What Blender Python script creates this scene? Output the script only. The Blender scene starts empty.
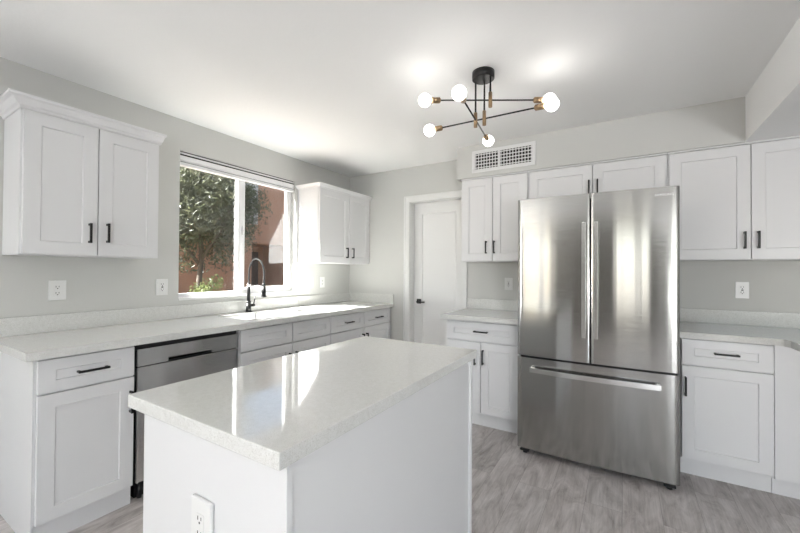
import bpy, bmesh, math, random
from mathutils import Vector, Matrix
import numpy as np
R = math.radians
sc = bpy.context.scene
COL = sc.collection

# ------------------------------------------------------------------ camera
f_px, yaw, pitch, roll = 368.164, R(31.491), R(0.605), R(0.361)
fw = Vector((-math.sin(yaw)*math.cos(pitch), math.cos(yaw)*math.cos(pitch), math.sin(pitch)))
rt = Vector((math.cos(yaw), math.sin(yaw), 0)); up = rt.cross(fw)
r2 = rt*math.cos(roll)+up*math.sin(roll); u2 = -rt*math.sin(roll)+up*math.cos(roll)
cd = bpy.data.cameras.new('camera'); cam = bpy.data.objects.new('camera', cd); COL.objects.link(cam)
cd.sensor_width = 36; cd.lens = f_px/800*36; cd.clip_start = .02
M = Matrix((r2, u2, -fw)).transposed().to_4x4(); M.translation = (2.895, -3.537, 1.289)
cam.matrix_world = M
sc.camera = cam

# ------------------------------------------------------------------ world, sun, added area lights, exposure
world = bpy.data.worlds.new('sky'); sc.world = world; world.use_nodes = True
wn = world.node_tree; bg = wn.nodes['Background']
sky = wn.nodes.new('ShaderNodeTexSky'); sky.sky_type = 'NISHITA'; sky.sun_disc = False
sky.sun_elevation = R(43); sky.sun_rotation = R(220); sky.air_density = 1.0; sky.dust_density = 1.5
wn.links.new(sky.outputs[0], bg.inputs[0]); bg.inputs[1].default_value = 0.22

sun_dir = Vector((1.0, 1.15, -1.455)).normalized()
sd = bpy.data.lights.new('sun', 'SUN'); sd.energy = 42.0; sd.angle = R(0.6); sd.color = (1.0, .985, .96)
so = bpy.data.objects.new('sun', sd); COL.objects.link(so)
so.rotation_euler = sun_dir.to_track_quat('-Z', 'Y').to_euler()

def area(name, loc, direction, sx, sy, power, color=(1, 1, 1)):
    d = bpy.data.lights.new(name, 'AREA'); d.shape = 'RECTANGLE'; d.size = sx; d.size_y = sy
    d.energy = power; d.color = color
    o = bpy.data.objects.new(name, d); COL.objects.link(o); o.location = loc
    o.rotation_euler = Vector(direction).to_track_quat('-Z', 'Z').to_euler()
    return o
# added area lights at assumed openings behind the camera, standing in for daylight
area('fill_light_left', (-.42, -5.85, 1.15), (1, .1, 2.4), 1.15, .7, 135, (.97, .985, 1))  # added fill, aimed steeply up to brighten the ceiling
area('fill_light_rear_right', (5.1, -6.95, .8), (-.25, 1, 1.9), 1.7, 1.2, 105, (.97, .985, 1))  # added fill for the ceiling, kept out of the fridge reflection
area('fridge_stripe_light_left', (.75, -6.64, 1.06), (0, 1, .0), .85, 2.0, 3.2, (.96, .98, 1))  # added for the left bright stripes in the fridge door
area('fridge_stripe_light_right', (3.35, -6.64, 1.3), (0, 1, .0), .75, 1.5, 3.4, (.96, .98, 1))  # added for the right bright stripes in the fridge door

vs = sc.view_settings
vs.view_transform = 'Standard'; vs.look = 'None'; vs.exposure = 0.84; vs.gamma = 1.0; vs.use_curve_mapping = False

# ------------------------------------------------------------------ helpers
def link(o, parent=None):
    COL.objects.link(o)
    if parent: o.parent = parent
    return o
class MB:
    def __init__(s): s.bm = bmesh.new()
    def box(s, x0, x1, y0, y1, z0, z1, bev=0, seg=1):
        x0, x1 = min(x0, x1), max(x0, x1); y0, y1 = min(y0, y1), max(y0, y1); z0, z1 = min(z0, z1), max(z0, z1)
        v = [s.bm.verts.new((x, y, z)) for z in (z0, z1) for y in (y0, y1) for x in (x0, x1)]
        fs = [s.bm.faces.new([v[i] for i in q]) for q in ((0,2,3,1),(4,5,7,6),(0,1,5,4),(2,6,7,3),(0,4,6,2),(1,3,7,5))]
        if bev:
            es = list({e for f in fs for e in f.edges})
            bmesh.ops.bevel(s.bm, geom=es, offset=bev, segments=seg, profile=.5, affect='EDGES')
        return s
    def cyl(s, a, b, r0, r1=None, n=16, cap=True):
        a = Vector(a); b = Vector(b); r1 = r0 if r1 is None else r1
        q = (b-a).to_track_quat('Z', 'Y'); A = []; B = []
        for i in range(n):
            t = 2*math.pi*i/n; d = q @ Vector((math.cos(t), math.sin(t), 0))
            A.append(s.bm.verts.new(a+d*r0)); B.append(s.bm.verts.new(b+d*r1))
        for i in range(n):
            j = (i+1) % n; s.bm.faces.new((A[i], A[j], B[j], B[i])).smooth = True
        if cap: s.bm.faces.new(A[::-1]); s.bm.faces.new(B)
        return s
    def tube(s, pts, r, n=10):
        pts = [Vector(p) for p in pts]; rings = []; nrm = None
        for i, p in enumerate(pts):
            t = (pts[min(i+1, len(pts)-1)]-pts[max(i-1, 0)]).normalized()
            if nrm is None: nrm = t.orthogonal().normalized()
            nrm = (nrm-t*nrm.dot(t)).normalized(); bn = t.cross(nrm)
            rings.append([s.bm.verts.new(p+(nrm*math.cos(2*math.pi*k/n)+bn*math.sin(2*math.pi*k/n))*(r[i] if isinstance(r, list) else r)) for k in range(n)])
        for A, B in zip(rings, rings[1:]):
            for k in range(n):
                j = (k+1) % n; s.bm.faces.new((A[k], A[j], B[j], B[k])).smooth = True
        s.bm.faces.new(rings[0][::-1]); s.bm.faces.new(rings[-1])
        return s
    def prism(s, poly, z0, z1, axis='z', smooth=False):
        # poly: list of 2D points; axis is the extrusion direction
        def P(p, h):
            return {'z': (p[0], p[1], h), 'x': (h, p[0], p[1]), 'y': (p[0], h, p[1])}[axis]
        A = [s.bm.verts.new(P(p, z0)) for p in poly]; B = [s.bm.verts.new(P(p, z1)) for p in poly]
        n = len(poly)
        for i in range(n):
            j = (i+1) % n; s.bm.faces.new((A[i], A[j], B[j], B[i])).smooth = smooth
        s.bm.faces.new(A[::-1]); s.bm.faces.new(B)
        return s
    def sphere(s, c, r, n=24, m=14):
        g = bmesh.ops.create_uvsphere(s.bm, u_segments=n, v_segments=m, radius=r, matrix=Matrix.Translation(c))
        for v in g['verts']:
            for f in v.link_faces: f.smooth = True
        return s
    def build(s, name, mat, parent=None, loc=None):
        bmesh.ops.recalc_face_normals(s.bm, faces=s.bm.faces)
        me = bpy.data.meshes.new(name); s.bm.to_mesh(me); s.bm.free()
        me.materials.append(mat)
        o = bpy.data.objects.new(name, me)
        if loc: o.location = loc
        return link(o, parent)
def B(*a, **k): return MB().box(*a, **k)
def tag(o, label=None, cat=None, group=None, kind=None):
    for k, v in (('label', label), ('category', cat), ('group', group), ('kind', kind)):
        if v: o[k] = v
    return o
def thing(name, label, cat, loc=(0, 0, 0), rz=0, group=None):
    o = bpy.data.objects.new(name, None); o.location = loc; o.rotation_euler = (0, 0, rz); o.empty_display_size = .1
    link(o); return tag(o, label, cat, group)
def struct(name, mb, m): return tag(mb.build(name, m), kind='structure')

# ------------------------------------------------------------------ materials
def mat(name, color, rough=.5, metal=0, spec=.5, **kw):
    m = bpy.data.materials.new(name); m.use_nodes = True; p = m.node_tree.nodes['Principled BSDF']
    p.inputs['Base Color'].default_value = (*color, 1); p.inputs['Roughness'].default_value = rough
    p.inputs['Metallic'].default_value = metal; p.inputs['Specular IOR Level'].default_value = spec
    for k, v in kw.items(): p.inputs[k.replace('_', ' ')].default_value = v
    return m
def nodes(m): return m.node_tree, m.node_tree.nodes, m.node_tree.links, m.node_tree.nodes['Principled BSDF']
def coords(nt, scale=(1, 1, 1), rot=(0, 0, 0)):
    t = nt.nodes.new('ShaderNodeTexCoord'); mp = nt.nodes.new('ShaderNodeMapping')
    mp.inputs['Scale'].default_value = scale; mp.inputs['Rotation'].default_value = rot
    nt.links.new(t.outputs['Object'], mp.inputs[0]); return mp
def noise(nt, vec, scale, detail=4, rough=.5):
    n = nt.nodes.new('ShaderNodeTexNoise'); n.inputs['Scale'].default_value = scale
    n.inputs['Detail'].default_value = detail; n.inputs['Roughness'].default_value = rough
    nt.links.new(vec.outputs[0], n.inputs['Vector']); return n
def ramp(nt, src, stops, out=0):
    r = nt.nodes.new('ShaderNodeValToRGB'); e = r.color_ramp.elements
    while len(e) < len(stops): e.new(.5)
    for q, (p, c) in zip(e, stops): q.position = p; q.color = (*c, 1) if len(c) == 3 else c
    nt.links.new(src.outputs[out], r.inputs[0]); return r
def bump(m, scale, strength, dist=.002, detail=3, stretch=(1, 1, 1)):
    nt, N, L, p = nodes(m); n = noise(nt, coords(nt, stretch), scale, detail)
    b = N.new('ShaderNodeBump'); b.inputs['Strength'].default_value = strength; b.inputs['Distance'].default_value = dist
    L.new(n.outputs['Fac'], b.inputs['Height']); L.new(b.outputs[0], p.inputs['Normal']); return m

WALL = bump(mat('wall_paint', (.625, .625, .602), .75, spec=.3), 60, .25)
CEIL = bump(mat('ceiling_paint', (.92, .92, .912), .85, spec=.2), 45, .3, .003)
WALLD = bump(mat('dark_rear_wall', (.20, .19, .175), .75, spec=.3), 60, .25)  # unseen rear wall made dark for contrast in the fridge reflections
TRIM = mat('white_trim_paint', (.80, .80, .79), .35)
CAB = mat('white_cabinet_paint', (.77, .77, .775), .36, spec=.45)
nt, N, L, p = nodes(CAB)
rr = ramp(nt, noise(nt, coords(nt), 3, 4), [(.3, (.3, .3, .3)), (.7, (.42, .42, .42))]); L.new(rr.outputs[0], p.inputs['Roughness'])
PLASTIC = mat('white_plastic', (.82, .82, .81), .3)
VINYL = mat('white_vinyl', (.8, .8, .8), .35)
BLACK = mat('matte_black_metal', (.012, .012, .012), .38, metal=.3)
BLACKP = mat('black_plastic', (.012, .012, .013), .45)
SLOT_SHADE = mat('dark_slot_and_shade', (.02, .02, .02), .8)  # real slots, also shade painted into blind gaps and vent duct
BRASS = mat('antique_brass', (.36, .25, .15), .32, metal=1)
CHROME = mat('brushed_nickel', (.62, .61, .59), .18, metal=1)
DARKGREY = mat('grey_appliance_paint', (.10, .10, .105), .5)

def quartz():
    m = mat('white_quartz', (.78, .78, .76), .06, spec=.55); nt, N, L, p = nodes(m); c = coords(nt)
    a = ramp(nt, noise(nt, c, 420, 2, .6), [(.34, (.58, .57, .54)), (.43, (.735, .735, .715)), (.62, (.77, .77, .75)), (.74, (.86, .86, .85))])
    b = ramp(nt, noise(nt, c, 60, 3), [(.3, (.93, .93, .92)), (.7, (1, 1, 1))])
    x = N.new('ShaderNodeMix'); x.data_type = 'RGBA'; x.blend_type = 'MULTIPLY'; x.inputs[0].default_value = 1
    L.new(a.outputs[0], x.inputs[6]); L.new(b.outputs[0], x.inputs[7]); L.new(x.outputs[2], p.inputs['Base Color'])
    return m
QUARTZ = quartz()

def steel(name, base, rough, an=.6, wav=.12):
    m = mat(name, base, rough, metal=1); nt, N, L, p = nodes(m)
    p.inputs['Anisotropic'].default_value = an; p.inputs['Anisotropic Rotation'].default_value = .25
    tg = N.new('ShaderNodeTangent'); tg.direction_type = 'RADIAL'; tg.axis = 'Z'; L.new(tg.outputs[0], p.inputs['Tangent'])
    c = coords(nt, (1, 1, .03)); c2 = coords(nt, (1, 1, .03))
    st = ramp(nt, noise(nt, coords(nt, (1, 1, 40)), 12, 3), [(.3, (rough-.02,)*3), (.7, (rough+.04,)*3)]); L.new(st.outputs[0], p.inputs['Roughness'])
    n = noise(nt, c2, 7, 2); b = N.new('ShaderNodeBump'); b.inputs['Strength'].default_value = wav; b.inputs['Distance'].default_value = .01
    L.new(n.outputs['Fac'], b.inputs['Height']); L.new(b.outputs[0], p.inputs['Normal'])
    return m
STEEL = steel('stainless_steel', (.43, .428, .415), .12, an=.95, wav=.16)
STEELD = steel('dishwasher_steel', (.60, .60, .595), .2, an=.7, wav=.08)
BOWL = mat('satin_sink_steel', (.80, .80, .79), .42, metal=.6)
STEELH = steel('handle_steel', (.66, .66, .65), .2, wav=.02)

def plank():
    m = mat('grey_wood_plank_floor', (.4, .37, .34), .42, spec=.35); nt, N, L, p = nodes(m)
    c = coords(nt, (1, 1, 1), (0, 0, R(90)))
    br = N.new('ShaderNodeTexBrick'); br.offset = .37; br.offset_frequency = 2
    br.inputs['Color1'].default_value = (0, 0, 0, 1); br.inputs['Color2'].default_value = (1, 1, 1, 1); br.inputs['Mortar'].default_value = (.5, .5, .5, 1)
    br.inputs['Scale'].default_value = 1; br.inputs['Mortar Size'].default_value = .0008; br.inputs['Mortar Smooth'].default_value = .2
    br.inputs['Brick Width'].default_value = 1.22; br.inputs['Row Height'].default_value = .18
    L.new(c.outputs[0], br.inputs['Vector'])
    # per plank shift of the grain
    c2 = coords(nt, (7, 1.9, 1)); ad = N.new('ShaderNodeVectorMath'); ad.operation = 'MULTIPLY_ADD'
    ad.inputs[1].default_value = (7, 3, 5); L.new(br.outputs['Color'], ad.inputs[0]); L.new(c2.outputs[0], ad.inputs[2])
    g = noise(nt, ad, 1.7, 9, .68); g.inputs['Distortion'].default_value = .9
    r1 = ramp(nt, g, [(.28, (.25, .22, .21)), (.42, (.44, .405, .39)), (.55, (.56, .525, .51)), (.75, (.72, .685, .665))])
    f = noise(nt, coords(nt, (60, 2.5, 1)), 2, 4)
    r2_ = ramp(nt, f, [(.3, (.86, .86, .86)), (.7, (1.06, 1.06, 1.06))])
    mx = N.new('ShaderNodeMix'); mx.data_type = 'RGBA'; mx.blend_type = 'MULTIPLY'; mx.inputs[0].default_value = 1
    L.new(r1.outputs[0], mx.inputs[6]); L.new(r2_.outputs[0], mx.inputs[7])
    tone = ramp(nt, br, [(0, (.96, .96, .96)), (1, (1.05, 1.04, 1.035))])
    m2 = N.new('ShaderNodeMix'); m2.data_type = 'RGBA'; m2.blend_type = 'MULTIPLY'; m2.inputs[0].default_value = 1
    L.new(mx.outputs[2], m2.inputs[6]); L.new(tone.outputs[0], m2.inputs[7])
    m3 = N.new('ShaderNodeMix'); m3.data_type = 'RGBA'; L.new(br.outputs['Fac'], m3.inputs[0])
    L.new(m2.outputs[2], m3.inputs[6]); m3.inputs[7].default_value = (.25, .23, .215, 1)
    L.new(m3.outputs[2], p.inputs['Base Color'])
    return m
FLOOR = plank()

def glass():
    m = bpy.data.materials.new('window_glass'); m.use_nodes = True; nt = m.node_tree; N = nt.nodes; L = nt.links
    N.remove(N['Principled BSDF']); out = N['Material Output']
    t = N.new('ShaderNodeBsdfTransparent'); t.inputs[0].default_value = (.96, .97, .965, 1)
    g = N.new('ShaderNodeBsdfGlossy'); g.inputs['Roughness'].default_value = .0
    lw = N.new('ShaderNodeLayerWeight'); lw.inputs[0].default_value = .5     # facing falls off the same on both sides of the thin pane
    pw = N.new('ShaderNodeMath'); pw.operation = 'POWER'; pw.inputs[1].default_value = 4; L.new(lw.outputs['Facing'], pw.inputs[0])
    fr = N.new('ShaderNodeMath'); fr.operation = 'MULTIPLY_ADD'; fr.inputs[1].default_value = .9; fr.inputs[2].default_value = .05; L.new(pw.outputs[0], fr.inputs[0])
    mx = N.new('ShaderNodeMixShader'); L.new(fr.outputs[0], mx.inputs[0]); L.new(t.outputs[0], mx.inputs[1]); L.new(g.outputs[0], mx.inputs[2])
    L.new(mx.outputs[0], out.inputs[0]); return m
GLASS = glass()
BULB = mat('lit_frosted_bulb', (1, 1, 1), .3)
_p = BULB.node_tree.nodes['Principled BSDF']; _p.inputs['Emission Color'].default_value = (1, .965, .92, 1); _p.inputs['Emission Strength'].default_value = 6.5
STUCCO = bump(mat('terracotta_stucco', (.36, .195, .125), .9, spec=.1), 30, .5, .01)
PALE = mat('pale_window_shade', (.42, .40, .38), .6)
SOIL = mat('garden_soil', (.16, .12, .09), .9)
BARK = bump(mat('tree_bark', (.075, .06, .045), .9), 20, .6, .02)
def leafm(name, c0, c1):
    m = mat(name, c0, .5); nt, N, L, p = nodes(m)
    r = ramp(nt, noise(nt, coords(nt), 6, 3), [(.3, c0), (.7, c1)]); L.new(r.outputs[0], p.inputs['Base Color'])
    tr = N.new('ShaderNodeBsdfTranslucent'); L.new(r.outputs[0], tr.inputs[0]); mx = N.new('ShaderNodeMixShader'); mx.inputs[0].default_value = .4
    L.new(p.outputs[0], mx.inputs[1]); L.new(tr.outputs[0], mx.inputs[2]); L.new(mx.outputs[0], N['Material Output'].inputs[0]); return m
LEAF = leafm('olive_green_leaves', (.035, .042, .024), (.12, .13, .07))
LEAF2 = leafm('bright_green_leaves', (.07, .10, .035), (.26, .29, .12))

# ------------------------------------------------------------------ room shell
H = 2.434; HL = 2.140; XR = 6.2; YR = -6.5; XH = 3.56; SY = -.335
struct('floor', B(-.14, XR+.12, YR-.12, .14, -.06, 0), FLOOR)
struct('ceiling', B(-.14, XH, YR-.12, .14, H, H+.1), CEIL)
# lower ceiling to the right of the drop, its left side is the face of the drop
struct('ceiling', B(XH, XR+.12, YR-.12, .14, HL, H+.1), CEIL)
WY0, WY1, WZ0, WZ1 = -2.03, -.885, 1.067, 2.195
w = MB()
w.box(-.14, 0, YR, -6.42, 0, H).box(-.14, 0, -6.42, -5.25, 0, 1.1).box(-.14, 0, -6.42, -5.25, 2.2, H).box(-.14, 0, -5.25, WY0, 0, H).box(-.14, 0, WY1, .12, 0, H).box(-.14, 0, WY0, WY1, 0, WZ0-.018).box(-.14, 0, WY0, WY1, WZ1, H)
struct('wall_left', w, WALL)
w = MB(); w.box(-1.5, -.1405, -9.0, -4.7, 2.55, 2.67).box(-.14, XR+1.5, -9.0, YR-.1205, 2.55, 2.67)
struct('sun_block_roof', w, TRIM)          # unseen roof added to keep sun patches out of the rear room
DX0, DX1, DZ = .858, 1.462, 2.042
w = MB()
w.box(0, DX0-.0045, 0, .13, 0, H).box(DX1+.0045, XR, 0, .13, 0, H).box(DX0-.0045, DX1+.0045, 0, .13, DZ+.0005, H)
struct('wall_back', w, WALL)
struct('trim_1', B(1.553, XH, SY, 0, HL, H), WALL)          # soffit above the cabinets
# assumed room behind the camera: openings added for daylight and fridge reflections
w = MB()
for a in ((0, .3, 0, H), (.3, 1.2, 2.08, H), (1.2, 2.95, 0, H), (2.95, 3.75, 0, .5), (2.95, 3.75, 2.1, H), (3.75, 4.2, 0, H), (4.2, 6.0, 2.12, H), (6.0, XR, 0, H)):
    w.box(a[0], a[1], YR-.12, YR, a[2], a[3])
struct('wall_rear', w, WALLD)
w = MB()
for a in ((YR, -4.85, 0, H), (-2.95, .13, 0, H), (-4.85, -2.95, 0, .65), (-4.85, -2.95, 1.95, H)):
    w.box(XR, XR+.12, a[0], a[1], a[2], a[3])
struct('wall_right', w, WALL)
w = MB(); w.box(.3, .34, YR-.1, YR-.05, .02, 2.08).box(1.16, 1.2, YR-.1, YR-.05, .02, 2.08).box(.34, 1.16, YR-.1, YR-.05, 2.04, 2.08).box(.34, 1.16, YR-.1, YR-.05, .02, .2).box(.84, .96, YR-.1, YR-.05, .2, 2.04)
struct('door_2', w, VINYL)
w = MB(); w.box(2.95, 2.99, YR-.1, YR-.05, .5, 2.1).box(3.71, 3.75, YR-.1, YR-.05, .5, 2.1).box(2.99, 3.71, YR-.1, YR-.05, 2.06, 2.1).box(2.99, 3.71, YR-.1, YR-.05, .5, .54).box(3.42, 3.50, YR-.1, YR-.05, .54, 2.06)
struct('window_2', w, VINYL)
w = MB(); w.box(4.2, 4.25, YR-.1, YR-.05, .02, 2.12).box(5.95, 6.0, YR-.1, YR-.05, .02, 2.12).box(4.25, 5.95, YR-.1, YR-.05, 2.07, 2.12).box(5.07, 5.13, YR-.1, YR-.05, .02, 2.07)
struct('added_door_3', w, VINYL)  # unseen door frame, added around the rear right fill light
w = MB(); w.box(XR+.05, XR+.1, -4.85, -4.81, .65, 1.95).box(XR+.05, XR+.1, -2.99, -2.95, .65, 1.95).box(XR+.05, XR+.1, -4.81, -2.99, 1.91, 1.95).box(XR+.05, XR+.1, -4.81, -2.99, .65, .69)
struct('window_3', w, VINYL)
w = MB(); w.box(-.10, -.05, -6.42, -6.38, 1.1, 2.2).box(-.10, -.05, -5.29, -5.25, 1.1, 2.2).box(-.10, -.05, -6.38, -5.29, 2.16, 2.2).box(-.10, -.05, -6.38, -5.29, 1.1, 1.14)
struct('added_window_4', w, VINYL)  # unseen window frame, added for the left fill light
struct('baseboard_left', B(0, .013, YR, -3.02, 0, .09, bev=.003), TRIM)

# kitchen window
win = tag(thing('window_1', None, None, (0, 0, 0)), kind='structure')
w = MB(); fx0, fx1 = -.10, -.055; t = .03
w.box(fx0, fx1, WY0, WY0+t*.5, WZ0, WZ1).box(fx0, fx1, WY1-t, WY1, WZ0, WZ1).box(fx0, fx1, WY0+t*.5, WY1-t, WZ0, WZ0+t).box(fx0, fx1, WY0+t*.5, WY1-t, WZ1-t, WZ1)
w.build('window_frame', VINYL, win)
B(-.092, -.050, -1.500, -1.462, WZ0+t, WZ1-t, bev=.003).build('meeting_rail', VINYL, win)
w = MB(); sy0, sy1 = -1.458, WY1-t-.001
z0, z1 = WZ0+t+.0005, WZ1-t-.0005
w.box(-.088, -.058, sy0, sy0+.034, z0, z1).box(-.088, -.058, sy1-.028, sy1, z0, z1).box(-.088, -.058, sy0+.034, sy1-.028, z0, z0+.03).box(-.088, -.058, sy0+.034, sy1-.028, z1-.03, z1)
sash = w.build('sliding_sash', VINYL, win)
B(-.074, -.072, sy0+.034, sy1-.028, WZ0+t+.03, WZ1-t-.03).build('pane', GLASS, sash)
B(-.084, -.082, WY0+.015, -1.500, WZ0+t, WZ1-t).build('pane', GLASS, win)
MB().box(-.058, -.044, -1.452, -1.436, 1.60, 1.68, bev=.003).box(-.044, -.034, -1.450, -1.440, 1.63, 1.65, bev=.002).build('latch', VINYL, win)
B(-.055, .006, WY0, WY1, WZ0-.018, WZ0, bev=.002).build('window_sill', TRIM, win)

# door in the back wall
door = tag(thing('door_1', None, None, (DX0, .09, 0)), kind='structure')
dw, dh = DX1-DX0, DZ
def shaker(w, h, bl, br_, bb, bt, th=.02, rec=.007, sl=.004, ch=.0012, panels=None):
    """front faces local -Y at y=-th, back at y=0; panels = list of (z0,z1) recesses"""
    bm = bmesh.new(); y = -th
    pans = panels or [(bb, h-bt)]
    def quad(*c): bm.faces.new([bm.verts.new(q) for q in c])
    zs = [ch]
    for a, b in pans: zs += [a, b]
    zs.append(h-ch); x0, x1, X0, X1 = ch, w-ch, bl, w-br_
    # stiles
    quad((x0, y, ch), (X0, y, ch), (X0, y, h-ch), (x0, y, h-ch)); quad((X1, y, ch), (x1, y, ch), (x1, y, h-ch), (X1, y, h-ch))
    for i in range(0, len(zs), 2): quad((X0, y, zs[i]), (X1, y, zs[i]), (X1, y, zs[i+1]), (X0, y, zs[i+1]))
    for a, b in pans:
        yr = y+rec; o = [(X0, y, a), (X1, y, a), (X1, y, b), (X0, y, b)]; n = [(X0+sl, yr, a+sl), (X1-sl, yr, a+sl), (X1-sl, yr, b-sl), (X0+sl, yr, b-sl)]
        for i in range(4): j = (i+1) % 4; quad(o[i], o[j], n[j], n[i])
        quad(*n)
    o = [(ch, y, ch), (w-ch, y, ch), (w-ch, y, h-ch), (ch, y, h-ch)]; q = [(0, y+ch, 0), (w, y+ch, 0), (w, y+ch, h), (0, y+ch, h)]; k = [(0, 0, 0), (w, 0, 0), (w, 0, h), (0, 0, h)]
    for i in range(4):
        j = (i+1) % 4; quad(q[i], q[j], o[j], o[i]); quad(k[i], k[j], q[j], q[i])
    quad(*k[::-1])
    bmesh.ops.remove_doubles(bm, verts=bm.verts, dist=1e-6)
    m = MB(); m.bm.free(); m.bm = bm; return m
slab = shaker(dw-.006, dh-.012, .10, .10, .2, .11, th=.035, rec=.009, sl=.006, panels=[(.22, dh-.13)]).build('door_slab', TRIM, door, (.003, .035, .008))
w = MB(); cw = .066
for (x0, x1) in ((-cw-.004, -.004), (dw+.004, dw+cw)):
    w.box(x0, x1, -.105, -.0905, 0, DZ+cw, bev=.002)
w.box(-cw-.004, dw+cw, -.106, -.0905, DZ+.004, DZ+cw, bev=.002)
w.box(-cw-.006, -cw+.012, -.111, -.0905, 0, DZ+cw, bev=.002).box(-cw-.006, dw+cw, -.111, -.0905, DZ+cw-.014, DZ+cw+.004, bev=.002)
w.build('door_casing', TRIM, door)
w = MB(); w.box(-.004, 0, -.0905, .04, 0, DZ).box(dw, dw+.004, -.0905, .04, 0, DZ).box(0, dw, -.0905, .04, DZ-.004, DZ)
w.box(0, .012, .037, .05, 0, DZ-.004)
w.build('door_jamb', TRIM, door)
hx, hz = .069, .946
w = MB(); w.box(hx-.026, hx+.026, -.010, -.0005, hz-.026, hz+.026, bev=.002).cyl((hx, -.01, hz), (hx, -.045, hz), .009)
w.box(hx-.009, hx+.095, -.056, -.044, hz-.013, hz+.005, bev=.003)
dhn = w.build('door_handle', BLACK, door)

# ------------------------------------------------------------------ cabinets
def pull(parent, x, z, yf, vertical=False, L_=.118, label=None):
    w = MB(); h = L_/2; s = .0055
    if vertical:
        w.box(x-s, x+s, yf-.034, yf-.024, z-h, z+h, bev=.0015)
        for q in (-h+.007, h-.007): w.box(x-s*.8, x+s*.8, yf-.026, yf-.0002, z+q-.006, z+q+.006, bev=.001)
    else:
        w.box(x-h, x+h, yf-.034, yf-.024, z-s, z+s, bev=.0015)
        for q in (-h+.007, h-.007): w.box(x+q-.006, x+q+.006, yf-.026, yf-.0002, z-s*.8, z+s*.8, bev=.001)
    return w.build('handle', BLACK, parent)
BD = .062
def front(root, kind, x0, x1, z0, z1, depth, handle=None, bd=None):
    b = bd or BD; g = .0016
    bz = min(b, (z1-z0)*.33)
    o = shaker(x1-x0-2*g, z1-z0-2*g, b, b, bz, bz).build(kind, CAB, root, (x0+g, -depth-.0003, z0+g))
    if handle:
        hx, hz, vert, ln = handle
        pull(o, hx-x0-g, hz-z0-g, -.02, vert, ln)
    return o
LEFT = R(90)
def cabinet(name, label, cat, loc, rz, w, depth, z0, z1, fronts, group=None, toe=True, toed=.05, toez=.1, hollow=False):
    root = thing(name, label, cat, loc, rz, group)
    b = MB()
    if hollow:     # open box so that the sink bowls hang inside it
        b.box(.0006, .018, -depth, -.002, z0, z1).box(w-.018, w-.0006, -depth, -.002, z0, z1).box(.018, w-.018, -depth, -.002, z0, z0+.018)
        b.box(.018, w-.018, -.014, -.002, z0, z1).box(.018, w-.018, -depth, -depth+.018, z0, z1)
    else: b.box(.0006, w-.0006, -depth, -.002, z0, z1)
    b.build('body', CAB, root)
    if toe: B(.0006, w-.0006, -depth+toed-.012, -depth+toed, 0, z0-.0005).build('toe_kick', CAB, root)
    for fr_ in fronts: front(root, *fr_[:5], depth, *fr_[5:])
    return root
BZ0, BZ1 = .105, .8755; DT = .864; DRB = .708
# --- left run (local x -> world y, front towards +x)
def base_left(label, y0, y1, fronts, **k):
    fr = [(f[0], f[1]-y0, f[2]-y0, f[3], f[4], (f[5][0]-y0, *f[5][1:]) if f[5] else None) for f in fronts]
    return cabinet('base_cabinet', label, 'cabinet', (0, y0, 0), LEFT, y1-y0, .59, BZ0, BZ1, fr, group='white base cabinets', **k)
c = base_left('white base cabinet with one drawer left of the dishwasher', -2.966, -2.57,
    [('drawer', -2.963, -2.573, DRB, DT, (-2.76, .785, False, .128)), ('door', -2.963, -2.573, .11, DRB-.006, (-2.594, .572, True, .118))], toed=.028)
MB().box(-.008, -.0005, -.59, -.535, .0, BZ1).box(-.008, -.0005, -.055, -.002, 0, BZ1).box(-.005, -.0005, -.535, -.055, 0, BZ1).build('end_panel', CAB, c)
base_left('white sink base cabinet with two false drawer fronts under the window', -1.925, -1.004,
    [('drawer_front', -1.923, -1.455, DRB, DT, None), ('drawer_front', -1.453, -1.006, DRB, DT, None),
     ('door', -1.923, -1.455, .11, DRB-.006, (-1.49, .57, True, .118)), ('door', -1.453, -1.006, .11, DRB-.006, (-1.42, .57, True, .118))], toed=.028, hollow=True)
base_left('white base cabinet with drawer, directly right of the sink cabinet', -1.004, -.504,
    [('drawer', -1.002, -.506, DRB, DT, (-.754, .786, False, .118)), ('door', -1.002, -.506, .11, DRB-.006, (-.535, .585, True, .118))], toed=.028)
base_left('white base cabinet with drawer in the corner by the back wall', -.504, -.003,
    [('drawer', -.502, -.005, DRB, DT, (-.25, .786, False, .118)), ('door', -.502, -.005, .11, DRB-.006, (-.47, .585, True, .118))], toed=.028)

# left wall cupboards
def crown(root, w, depth, z, left, right, h=.06, pr=.055):
    # stepped crown profile, swept along the front and returned to the wall
    prof = [(0, 0), (.006, 0), (.010, .012), (.022, .018), (.040, .040), (pr-.004, h-.014), (pr, h-.012), (pr, h), (0, h)]
    m = MB(); bm = m.bm
    l = 1 if left else 0; r = right
    def path(o): return [(-o*l, -.002), (-o*l, -depth-o), (w+o*r, -depth-o), (w+o*r, -.002)]
    rings = []
    for (o, zz) in prof: rings.append([bm.verts.new((x, y, z+zz)) for x, y in path(o)])
    for a, b in zip(rings, rings[1:]+rings[:1]):
        for k in range(3): bm.faces.new((a[k], a[k+1], b[k+1], b[k]))
    bm.faces.new([q[0] for q in rings]); bm.faces.new([q[3] for q in rings][::-1])
    return m.build('crown_molding', CAB, root)
UD = .285
c = cabinet('wall_cabinet', 'white two-door wall cabinet with crown molding left of the window', 'cabinet', (0, -2.961, 0), LEFT, .650, UD, 1.359, 2.11,
    [('door', .008, .3195, 1.362, 2.098, (.3195-.040, 1.488, True, .112), .066), ('door', .3215, .642, 1.362, 2.098, (.3215+.042, 1.495, True, .112), .066)], toe=False, group='white wall cabinets')
crown(c, .650, UD+.02, 2.098, True, .15, h=.058, pr=.057)
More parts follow.
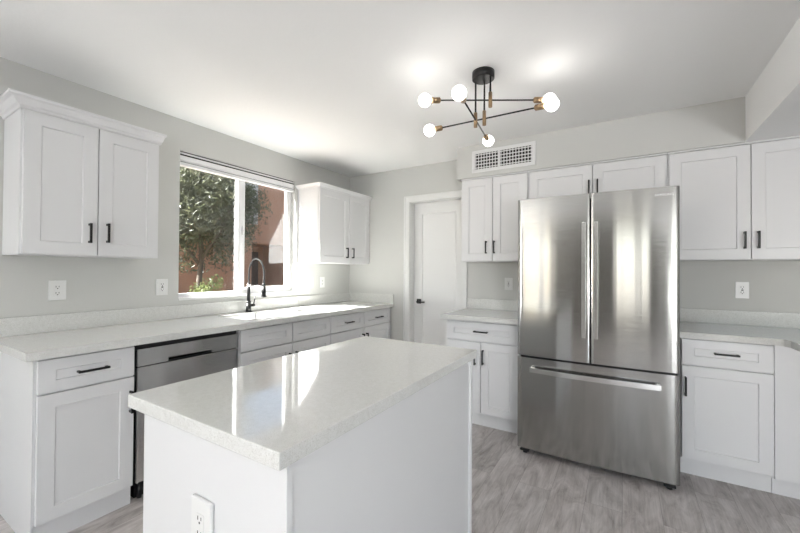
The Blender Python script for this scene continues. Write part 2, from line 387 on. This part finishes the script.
c = cabinet('wall_cabinet', 'white two-door wall cabinet with sunlit side right of the window', 'cabinet', (0, -.844, 0), LEFT, .842, UD, 1.359, 2.125,
    [('door', .004, .4595, 1.362, 2.112, (.4595-.047, 1.475, True, .112), .066), ('door', .4615, .838, 1.362, 2.112, (.4615+.050, 1.475, True, .112), .066)], toe=False, group='white wall cabinets')
crown(c, .842, UD+.02, 2.112, True, 0, h=.026, pr=.016)

# --- back run (front towards -y)
def base_back(label, x0, x1, fronts, **k):
    fr = [(f[0], f[1]-x0, f[2]-x0, f[3], f[4], (f[5][0]-x0, *f[5][1:]) if f[5] else None) for f in fronts]
    return cabinet('base_cabinet', label, 'cabinet', (x0, 0, 0), 0, x1-x0, .59, BZ0, BZ1, fr, group='white base cabinets', **k)
base_back('white base cabinet with drawer and two doors left of the fridge', 1.578, 2.186,
    [('drawer', 1.580, 2.184, DRB, DT, (1.886, .79, False, .118)), ('door', 1.580, 1.881, .12, DRB-.006, (1.838, .575, True, .118)), ('door', 1.883, 2.184, .12, DRB-.006, (1.905, .585, True, .118))], toed=.055)
c = base_back('white base cabinet with one drawer and one door right of the fridge', 3.196, 3.624,
    [('drawer', 3.198, 3.622, DRB+.002, DT+.006, (3.412, .795, False, .118)), ('door', 3.198, 3.622, .12, DRB-.004, (3.216, .575, True, .118))], toed=.055)
r_ = cabinet('filler_panel', 'plain white filler panel in the corner beside the right base cabinet', 'panel', (3.625, 0, 0), 0, .50, .60, BZ0, BZ1, [], toed=.065)
UDB = .297
def wall_back_cab(label, x0, x1, z0, doors):
    fr = [('door', a-x0, b-x0, z0+.003, 2.126, (hx-x0, hz, True, .112), .066) for a, b, hx, hz in doors]
    c = cabinet('wall_cabinet', label, 'cabinet', (x0, 0, 0), 0, x1-x0, UDB, z0, 2.1385, fr, toe=False, group='white wall cabinets')
    B(.0006, x1-x0-.0006, -UDB-.026, -UDB-.0005, 2.1275, 2.1385).build('scribe_molding', CAB, c)
    return c
wall_back_cab('white two-door wall cabinet left of the fridge below the vent', 1.586, 2.192, 1.373, [(1.594, 1.883, 1.832, 1.5), (1.885, 2.184, 1.905, 1.5)])
wall_back_cab('short white two-door cabinet directly above the fridge', 2.193, 3.150, 1.84, [(2.20, 2.676, 2.652, 1.945), (2.678, 3.142, 2.711, 1.945)])
wall_back_cab('tall white two-door wall cabinet right of the fridge', 3.151, 4.03, 1.373, [(3.159, 3.589, 3.556, 1.5), (3.591, 4.022, 3.622, 1.5)])

# ------------------------------------------------------------------ countertops
CT0, CT1 = .876, .914
def ctop(name, label, cat='countertop'): return thing(name, label, cat, group='white quartz countertops')
SX0, SX1, SY0, SY1 = .13, .50, -1.80, -1.06
r = ctop('countertop', 'long white quartz countertop with sink under the window')
w = MB(); w.box(.002, SX0, -3.012, -.002, CT0, CT1).box(SX1, .648, -3.012, -.002, CT0, CT1).box(SX0, SX1, -3.012, SY0, CT0, CT1).box(SX0, SX1, SY1, -.002, CT0, CT1)
bmesh.ops.remove_doubles(w.bm, verts=w.bm.verts, dist=1e-5)
w.build('top', QUARTZ, r)
B(.002, .020, -3.012, -.849, CT1+.0005, 1.016, bev=.001).build('backsplash', QUARTZ, r)
B(.002, .020, -.846, -.002, CT1+.0005, 1.016, bev=.001).build('backsplash', QUARTZ, r)
B(.0205, .648, -.020, -.002, CT1+.0005, 1.016, bev=.001).build('backsplash', QUARTZ, r)
r = ctop('countertop', 'short white quartz countertop between the door and the fridge')
B(1.535, 2.225, -.648, -.002, CT0, CT1, bev=.002).build('top', QUARTZ, r)
B(1.535, 2.225, -.020, -.002, CT1+.0005, 1.016, bev=.001).build('backsplash', QUARTZ, r)
r = ctop('countertop', 'white quartz countertop right of the fridge, turning toward the room')
w = MB(); w.prism([(3.176, -.002), (3.176, -.637), (3.635, -.637), (3.655, -.645), (3.672, -.68), (3.69, -1.5), (4.3, -1.5), (4.3, -.002)], CT0, CT1); w.build('top', QUARTZ, r)
B(3.176, 4.3, -.020, -.002, CT1+.0005, 1.016, bev=.001).build('backsplash', QUARTZ, r)
w = MB(); w.box(4.14, 4.3, -1.45, -.004, 0, CT0-.0005)
tag(w.build('peninsula_panel', CAB), 'white panel carrying the far end of the right countertop', 'panel')

# sink
r = thing('kitchen_sink', 'undermount steel double-bowl sink in the window countertop', 'sink', (0, 0, 0))
for (a, b) in ((SY0+.001, -1.44), (-1.42, SY1-.001)):
    w = MB(); zt, zb = CT1-.012, .70; x0, x1 = SX0+.001, SX1-.001; t = .003
    w.box(x0, x1, a, a+t, zb, zt).box(x0, x1, b-t, b, zb, zt).box(x0, x0+t, a+t, b-t, zb, zt).box(x1-t, x1, a+t, b-t, zb, zt).box(x0, x1, a, b, zb-t, zb)
    bo = w.build('bowl', BOWL, r)
    MB().cyl(((x0+x1)/2, (a+b)/2, zb), ((x0+x1)/2, (a+b)/2, zb+.004), .045, n=24).build('drain', CHROME, bo)
B(SX0+.001, SX1-.001, -1.4395, -1.4205, .85, CT1-.014, bev=.004).build('divider', BOWL, r)

# faucet
r = thing('kitchen_faucet', 'matte black spring pull-down faucet behind the sink', 'faucet', (.085, -1.48, CT1))
MB().cyl((0, 0, .0005), (0, 0, .007), .029, n=24).cyl((0, 0, .007), (0, 0, .085), .024, .019, 24).cyl((0, 0, .085), (0, 0, .10), .0205, .0205, 24).cyl((0, 0, .10), (0, 0, .26), .0145, .013, 20).build('body', BLACK, r)
w = MB(); w.cyl((.0, .018, .06), (.0, .058, .06), .0125, n=16); w.tube([(0, .05, .062), (.004, .056, .10), (.010, .060, .135)], .0048, 8); w.build('lever', BLACK, r)
arc = [(0, 0, .25+.09*i/5) for i in range(6)]
for i in range(1, 17):
    t = math.pi*i/16; arc.append((.1-.1*math.cos(t), 0, .34+.125*math.sin(t)))
arc += [(.2, 0, .34-.10*i/4) for i in range(1, 5)]
MB().tube(arc, .0055, 10).build('hose', BLACKP, r)
# spring coil around the hose
dense = []
for a, b in zip(arc, arc[1:]):
    for k in range(10): dense.append(Vector(a).lerp(Vector(b), k/10))
coil = []; L0 = 0; prev = dense[0]
for i, q in enumerate(dense[:-6]):
    L0 += (q-prev).length; prev = q
    t = (dense[i+1]-q).normalized(); n = Vector((0, 1, 0)); bb = t.cross(n)
    ph = L0/.011*2*math.pi; coil.append(q+(n*math.cos(ph)+bb*math.sin(ph))*.0085)
MB().tube(coil, .0017, 5).build('spring', mat('dark_spring_steel', (.10, .10, .10), .3, metal=1), r)
MB().cyl((.2, 0, .26), (.2, 0, .235), .012, .016, 18).cyl((.2, 0, .235), (.2, 0, .15), .016, .019, 18).cyl((.2, 0, .15), (.2, 0, .142), .023, .023, 18).build('spray_head', BLACK, r)
w = MB(); w.cyl((.0, 0, .235), (.19, 0, .235), .0045, n=10).cyl((0, 0, .225), (0, 0, .245), .0165, n=16); w.build('support_arm', CHROME, r)

# ------------------------------------------------------------------ dishwasher
r = thing('dishwasher', 'stainless steel dishwasher under the window countertop', 'dishwasher', (0, -2.569, 0), LEFT)
W = .642; x0, x1 = .014, W-.010
B(.006, W-.003, -.57, -.03, .09, .868).build('tub', BLACKP, r)
B(x0, x1, -.60, -.5705, .105, .742, bev=.003).build('door', STEELD, r)
w = MB()  # control panel with a scooped pocket handle
hx0, hx1 = .175, .44
w.box(x0, hx0, -.60, -.5705, .747, .842).box(hx1, x1, -.60, -.5705, .747, .842)
w.prism([(-.60, .842), (-.60, .772), (-.596, .766), (-.578, .756), (-.5705, .750), (-.5705, .842)], hx0, hx1, 'x')
bmesh.ops.remove_doubles(w.bm, verts=w.bm.verts, dist=1e-5)
pan = w.build('control_panel', STEELD, r)
B(hx0, hx1, -.590, -.5706, .7425, .749).build('pocket_shadow_strip', BLACKP, pan)  # black strip standing in for the shadow under the pocket handle
B(.03, W-.03, -.54, -.5, .0, .088).build('toe_panel', BLACKP, r)
for q in (.05, W-.05): MB().cyl((q, -.555, .0), (q, -.555, .089), .012, n=12).build('foot', BLACKP, r)

# ------------------------------------------------------------------ refrigerator
FX0, FX1, FY, FZ1 = 2.234, 3.168, -.862, 1.797
r = thing('refrigerator', 'stainless steel french-door refrigerator with bottom freezer drawer', 'refrigerator', ((FX0+FX1)/2, -.05, 0))
hw = (FX1-FX0)/2; yb = FY+.05     # local y of the door front
B(-hw+.006, hw-.006, yb+.085, 0, .035, FZ1-.018, bev=.004).build('body', DARKGREY, r)
def bow(x): return .014*(x/hw)**2          # the front is gently bowed across its width
def dface(xa, xb, ra, rb, n=22):
    pts = []
    for i in range(n+1):
        x = xa+(xb-xa)*i/n; y = yb+bow(x)
        da = x-xa; db = xb-x
        for d, rr_ in ((da, ra), (db, rb)):
            if d < rr_: y += rr_-math.sqrt(max(0, rr_*rr_-(rr_-d)**2))
        pts.append((x, y))
    # extra points in rounded corners
    ex = []
    for k in range(1, 6):
        for side, rr_ in ((0, ra), (1, rb)):
            d = rr_*(k/6)**2
            x = xa+d if side == 0 else xb-d
            ex.append((x, yb+bow(x)+rr_-math.sqrt(max(0, rr_*rr_-(rr_-d)**2))))
    pts = sorted(pts+ex)
    return pts+[(xb, yb+.078), (xa, yb+.078)]
def door_mesh(xa, xb, z0, z1, ra, rb):
    m = MB(); m.prism(dface(xa, xb, ra, rb), z0, z1)
    for f in m.bm.faces: f.smooth = abs(f.normal.z) < .5
    return m
def smooth_by_angle(o, a=40):
    me = o.data
    bm = bmesh.new(); bm.from_mesh(me)
    for e in bm.edges:
        if len(e.link_faces) == 2: e.smooth = e.calc_face_angle(0) < R(a)
    for f in bm.faces: f.smooth = True
    bm.to_mesh(me); bm.free()
ZG = .690; SPL = 2.7005-(FX0+FX1)/2
dl = door_mesh(-hw, SPL-.003, ZG+.006, FZ1, .018, .006).build('door', STEEL, r); smooth_by_angle(dl)
dr = door_mesh(SPL+.003, hw, ZG+.006, FZ1, .006, .018).build('door', STEEL, r); smooth_by_angle(dr)
fz = door_mesh(-hw, hw, .045, ZG-.008, .018, .018).build('freezer_drawer', STEEL, r); smooth_by_angle(fz)
B(-hw+.02, hw-.02, yb+.06, yb+.084, ZG-.02, ZG+.02).build('gasket', BLACKP, r)
def vhandle(par, x):
    w = MB(); y = yb+bow(x); w.box(x-.0125, x+.0125, y-.052, y-.038, .862, 1.606, bev=.003, seg=2)
    for z in (.885, 1.583): w.box(x-.008, x+.008, y-.040, y-.0005, z-.012, z+.012, bev=.002)
    w.build('handle', STEELH, par)
vhandle(dl, SPL-.034); vhandle(dr, SPL+.036)
w = MB(); n = 20; ha = .372; pts = []
for i in range(n+1):
    x = -ha+2*ha*i/n; k = 1-(x/ha)**2; pts.append((x, yb-.030-.022*k))
poly = pts+[(x, y+.012) for x, y in pts[::-1]]
m = MB(); m.prism(poly, .592, .622); h = m.build('handle', STEELH, fz); smooth_by_angle(h)
for x in (-ha+.012, ha-.012): B(x-.012, x+.012, yb-.022, yb+.030, .596, .618).build('handle_post', STEELH, h)
for x in (-hw+.05, hw-.05):
    MB().box(x-.03, x+.03, yb+.02, yb+.09, .018, .034, bev=.003).cyl((x, yb+.05, 0), (x, yb+.05, .018), .016, n=14).build('foot', BLACKP, r)
tc = bpy.data.curves.new('brand_text', 'FONT'); tc.body = 'SAMSUNG'; tc.size = .019; tc.extrude = .0004; tc.align_x = 'CENTER'; tc.space_character = 1.12
to = bpy.data.objects.new('brand_text', tc); COL.objects.link(to)
bpy.context.view_layer.update()
me = bpy.data.meshes.new_from_object(to.evaluated_get(bpy.context.evaluated_depsgraph_get()))
bpy.data.objects.remove(to)
lg = bpy.data.objects.new('brand_lettering', me); me.materials.clear(); me.materials.append(mat('pale_lettering', (.9, .9, .9), .5))
link(lg, dr); lx = 3.092-(FX0+FX1)/2; lg.location = (lx, yb+bow(lx)-.0012, 1.744); lg.rotation_euler = (R(90), 0, math.atan(2*.014*lx/hw**2))

# ------------------------------------------------------------------ island
IX0, IX1, IY0, IY1 = 1.628, 2.292, -3.02, -1.847
r = thing('kitchen_island', 'white kitchen island cabinet with outlet on its near end', 'island', ((IX0+IX1)/2, (IY0+IY1)/2, 0))
cx, cy = (IX0+IX1)/2, (IY0+IY1)/2
bx0, bx1, by0, by1 = 1.664-cx, 2.270-cx, -2.972-cy, -1.895-cy
B(bx0, bx1, by0, by1, .10, CT0-.0008).build('body', CAB, r)
B(bx0+.05, bx1-.001, by0+.001, by1-.001, 0, .0995).build('plinth', CAB, r)
B(bx0-.001, 2.281-cx, -2.990-cy, -2.9725-cy, 0, CT0-.0008, bev=.0012).build('end_panel', CAB, r)
B(bx0-.001, 2.281-cx, -1.8945-cy, -1.877-cy, 0, CT0-.0008, bev=.0012).build('end_panel', CAB, r)
n = 3; ys = [by0+.002+(by1-by0-.004)*i/n for i in range(n+1)]
for i in range(n):
    ww = ys[i+1]-ys[i]-.003
    for kind, z0, z1 in (('drawer', .71, .864), ('door', .11, .702)):
        o = shaker(ww, z1-z0, BD, BD, min(BD, (z1-z0)*.33), min(BD, (z1-z0)*.33)).build(kind, CAB, r, (bx0-.0005, ys[i+1]-.0015, z0))
        o.rotation_euler = (0, 0, R(-90))
        if kind == 'drawer': pull(o, ww/2, (z1-z0)/2, -.02, False, .118)
        else: pull(o, ww-.03, (z1-z0)-.1, -.02, True, .118)
o = tag(B(IX0, IX1, IY0, IY1, CT0, CT1, bev=.0025, seg=2).build('island_countertop', QUARTZ), 'polished white quartz slab on top of the island', 'countertop')

# ------------------------------------------------------------------ outlets and switches
def plate(label, cat, loc, rz, kind, w_=.076, h_=.118, group=None, th=.006):
    r = thing(cat.replace(' ', '_') if cat != 'outlet' else 'power_outlet', label, cat, loc, rz, group or ('white power outlets' if cat == 'outlet' else None))
    B(-w_/2, w_/2, -th, -.0006, -h_/2, h_/2, bev=.002).build('cover_plate', PLASTIC, r)
    f = B(-.0165, .0165, -th-.002, -th-.0001, -.0335, .0335, bev=.0008)
    if kind == 'rocker':
        f.box(-.013, .013, -th-.0045, -th-.002, -.028, .0, bev=.0008)
        f.build('rocker', PLASTIC, r)
    else:
        f = f.build('receptacle', PLASTIC, r); y = -th-.002
        w = MB()
        for s in (-1, 1):
            c = s*.0185
            w.box(-.0085, -.0060, y-.0006, y-.0001, c-.001, c+.0085).box(.0055, .0078, y-.0006, y-.0001, c, c+.0085).cyl((0, y-.0001, c-.007), (0, y-.0006, c-.007), .003, n=10)
        w.build('slot', SLOT_SHADE, f)
        if kind == 'gfci':
            w = MB(); w.box(-.006, .006, y-.0015, y-.0001, -.0045, -.0005).box(-.006, .006, y-.0015, y-.0001, .0005, .0045); w.build('test_button', SLOT_SHADE, f)
    return r
plate('white duplex power outlet on the left wall below the left cabinet', 'outlet', (0, -2.730, 1.157), LEFT, 'duplex', .082)
plate('white ribbed outlet plate on the wall just left of the window', 'outlet', (0, -2.148, 1.156), LEFT, 'gfci', .080)
plate('white rocker switch nearer the window under the right cabinet', 'wall switch', (0, -.658, 1.152), LEFT, 'rocker', .078)
plate('white outlet nearer the corner under the right wall cabinet', 'outlet', (0, -.480, 1.151), LEFT, 'duplex', .078)
plate('white power outlet on the wall between door and fridge', 'outlet', (1.946, 0, 1.167), 0, 'gfci', .078)
plate('white power outlet on the back wall right of the fridge', 'outlet', (3.608, 0, 1.163), 0, 'gfci', .074)
plate('white power outlet on the near end of the island', 'outlet', (1.982, -2.9905, .640), 0, 'duplex', .084, .135, th=.011)

# ------------------------------------------------------------------ vent
vx0, vx1, vz0, vz1 = 1.700, 2.257, 2.178, 2.378
r = thing('air_vent', 'white rectangular air vent grille on the soffit above the cabinets', 'vent', (vx0, SY-.0005, vz0))
W, Hh = vx1-vx0, vz1-vz0; b = .030
w = MB(); w.box(0, W, -.008, 0, 0, b, bev=.002).box(0, W, -.008, 0, Hh-b, Hh, bev=.002).box(0, b, -.008, 0, b, Hh-b).box(W-b, W, -.008, 0, b, Hh-b)
w.box(W*.44, W*.44+.013, -.008, 0, b, Hh-b); w.build('frame', VINYL, r)
B(b, W-b, -.0012, 0, b, Hh-b).build('duct_shade_panel', SLOT_SHADE, r)  # dark panel painted in for the shade inside the duct
for i in range(20):
    x = b+.006+(W-2*b-.012)*i/19
    B(x-.0030, x+.0030, -.0035, -.0014, b, Hh-b).build('vertical_vane', VINYL, r)
for i in range(5):
    z = b+.012+(Hh-2*b-.024)*i/4
    B(b, W-b, -.0065, -.0038, z-.0036, z+.0036).build('louver', VINYL, r)

# ------------------------------------------------------------------ blind
r = thing('window_blind', 'white horizontal blind pulled up at the top of the window', 'blind', (0, 0, 0))
y0, y1 = WY0+.004, WY1-.004
B(-.052, -.006, y0, y1, 2.174, 2.186, bev=.001).build('head_rail', VINYL, r)
B(-.048, -.012, y0+.002, y1-.002, 2.162, 2.1735).build('rail_gap_shade', SLOT_SHADE, r)  # dark strip painted in as shade between head rail and valance
B(-.050, -.004, y0, y1, 2.124, 2.1615, bev=.003).build('valance', VINYL, r)
for i in range(5):
    B(-.050, -.008, y0+.002, y1-.002, 2.1135+i*.0021, 2.1149+i*.0021).build('slat', VINYL if i else SLOT_SHADE, r)  # lowest slat coloured dark as the shaded gap over the bottom rail
B(-.050, -.006, y0+.001, y1-.001, 2.085, 2.112, bev=.003).build('bottom_rail', VINYL, r)
B(-.030, -.012, y0+.01, y1-.01, 2.1865, 2.1945).build('top_gap_shade', SLOT_SHADE, r)  # dark strip painted in as the shaded gap above the head rail

# ------------------------------------------------------------------ ceiling light
PC = Vector((2.196, -1.490, 0))
r = thing('ceiling_light', 'black and brass six-bulb sputnik ceiling light', 'ceiling light', (PC.x, PC.y, H))
def lp(x, y, z): return Vector((x-PC.x, y-PC.y, z-H))
MB().cyl((0, 0, -.0005), (0, 0, -.040), .063, .063, 40).cyl((0, 0, -.040), (0, 0, -.044), .063, .058, 40).build('canopy', BLACK, r)
arms = [((2.147, -1.480), 2.168, (2.193, -1.841), (2.105, -1.115)),
        ((2.190, -1.452), 2.181, (1.832, -1.452), (2.560, -1.448)),
        ((2.243, -1.506), 2.255, (1.924, -1.693), (2.529, -1.338))]
for (jx, jy), z, A, Bp in arms:
    j = lp(jx, jy, z)
    rod = MB().cyl((j.x, j.y, -.043), (j.x, j.y, j.z), .0052, n=12).build('rod', BLACK, r)
    MB().cyl((j.x, j.y, j.z+.043), (j.x, j.y, j.z-.040), .0105, n=18).cyl((j.x, j.y, j.z+.047), (j.x, j.y, j.z+.043), .0075, .0105, 18).build('brass_joint', BRASS, rod)
    a = lp(*A, z); b = lp(*Bp, z); d = (b-a).normalized()
    arm = MB().cyl(a+d*.085, b-d*.085, .0042, n=12).build('arm', BLACK, r)
    for e, s in ((a, 1), (b, -1)):
        q = d*s
        sk = MB().cyl(e+q*.090, e+q*.084, .008, .0165, 20).cyl(e+q*.084, e+q*.034, .0165, .0165, 20).build('socket', BRASS, arm)
        MB().sphere(e, .0365).build('bulb', BULB, arm)
        
# ------------------------------------------------------------------ outside
struct('floor', B(-16, -.14, -9, 12, -.35, -.15), SOIL)
r = thing('neighbour_house', 'terracotta stucco house seen through the window', 'building', (-8, 3, -.15))
w = MB()
def hb(x0, x1, y0, y1, z0, z1, m=w): m.box(x0+8, x1+8, y0-3, y1-3, z0, z1)
hb(-9, -7, -3, 3.80, 0, 4.55); hb(-9, -7, 3.80, 5.15, 2.25, 4.55); hb(-9, -7, 5.15, 9, 0, 4.55); hb(-9, -8.2, 3.80, 5.15, 0, 2.25)
w.build('wall', STUCCO, r)
w = MB(); hb(-7.005, -6.96, 3.42, 3.98, 2.85, 4.2, w); w.build('window', PALE, r)
w = MB(); hb(-8.19, -8.12, 4.0, 4.9, 0, 2.05, w); w.build('entrance_door', mat('dark_brown_door', (.06, .035, .025), .5), r)
w = MB(); w.sphere((8-7.6, 4.15-3, 2.18), .07); w.build('porch_lamp', PALE, r)
w = MB(); hb(-7.02, -6.9, 3.0, 6.8, 2.27, 2.36, w); w.build('ledge', STUCCO, r)

def foliage(c, rad, n, size, seed, clumps, flat=.85):
    rng = np.random.default_rng(seed)
    cc = rng.normal(size=(clumps, 3)); cc /= np.linalg.norm(cc, axis=1)[:, None]; cc *= (rng.random(clumps)**.4)[:, None]*.82
    which = rng.integers(0, clumps, n)
    p = rng.normal(size=(n, 3)); p /= np.linalg.norm(p, axis=1)[:, None]; p *= (rng.random(n)**.45)[:, None]*.27
    P = (cc[which]+p)*np.array(rad)+np.array(c)
    a = rng.normal(size=(n, 3)); a[:, 2] -= .4; a /= np.linalg.norm(a, axis=1)[:, None]
    b = np.cross(a, rng.normal(size=(n, 3))); b /= np.linalg.norm(b, axis=1)[:, None]
    L_ = size*(.6+.8*rng.random(n))[:, None]; Wd = L_*.22
    v = np.stack([P-a*L_, P+b*Wd, P+a*L_, P-b*Wd], 1).reshape(-1, 3)
    me = bpy.data.meshes.new('foliage'); me.from_pydata(v.tolist(), [], [(4*i, 4*i+1, 4*i+2, 4*i+3) for i in range(n)]); return me
r = thing('garden_tree', 'large olive-green tree outside the left window pane', 'tree', (-4.6, .72, -.15))
me = foliage((0, -.12, 2.95), (1.6, 1.6, 1.75), 42000, .05, 3, 130); me.materials.append(LEAF); link(bpy.data.objects.new('foliage', me), r)
w = MB(); w.tube([(0, -.1, 0), (.05, 0, .9), (0, .1, 1.7), (-.1, .1, 2.6), (0, 0, 3.6)], [.06, .055, .05, .04, .03])
w.tube([(0, .08, 1.6), (.4, .35, 2.4), (.6, .6, 3.2)], [.035, .03, .02]).tube([(0, .08, 1.5), (-.1, -.5, 2.3), (.1, -.8, 3.2)], [.035, .03, .02]); w.build('trunk', BARK, r)
r = thing('garden_shrub', 'round bright green shrub low outside the window', 'shrub', (-3.5, .42, -.15))
me = foliage((0, 0, .75), (.45, .5, .62), 5200, .035, 5, 40); me.materials.append(LEAF2); link(bpy.data.objects.new('foliage', me), r)
w = MB(); w.tube([(0, 0, 0), (.02, 0, .4), (0, .05, .8)], [.03, .025, .012]); w.build('stem', BARK, r)
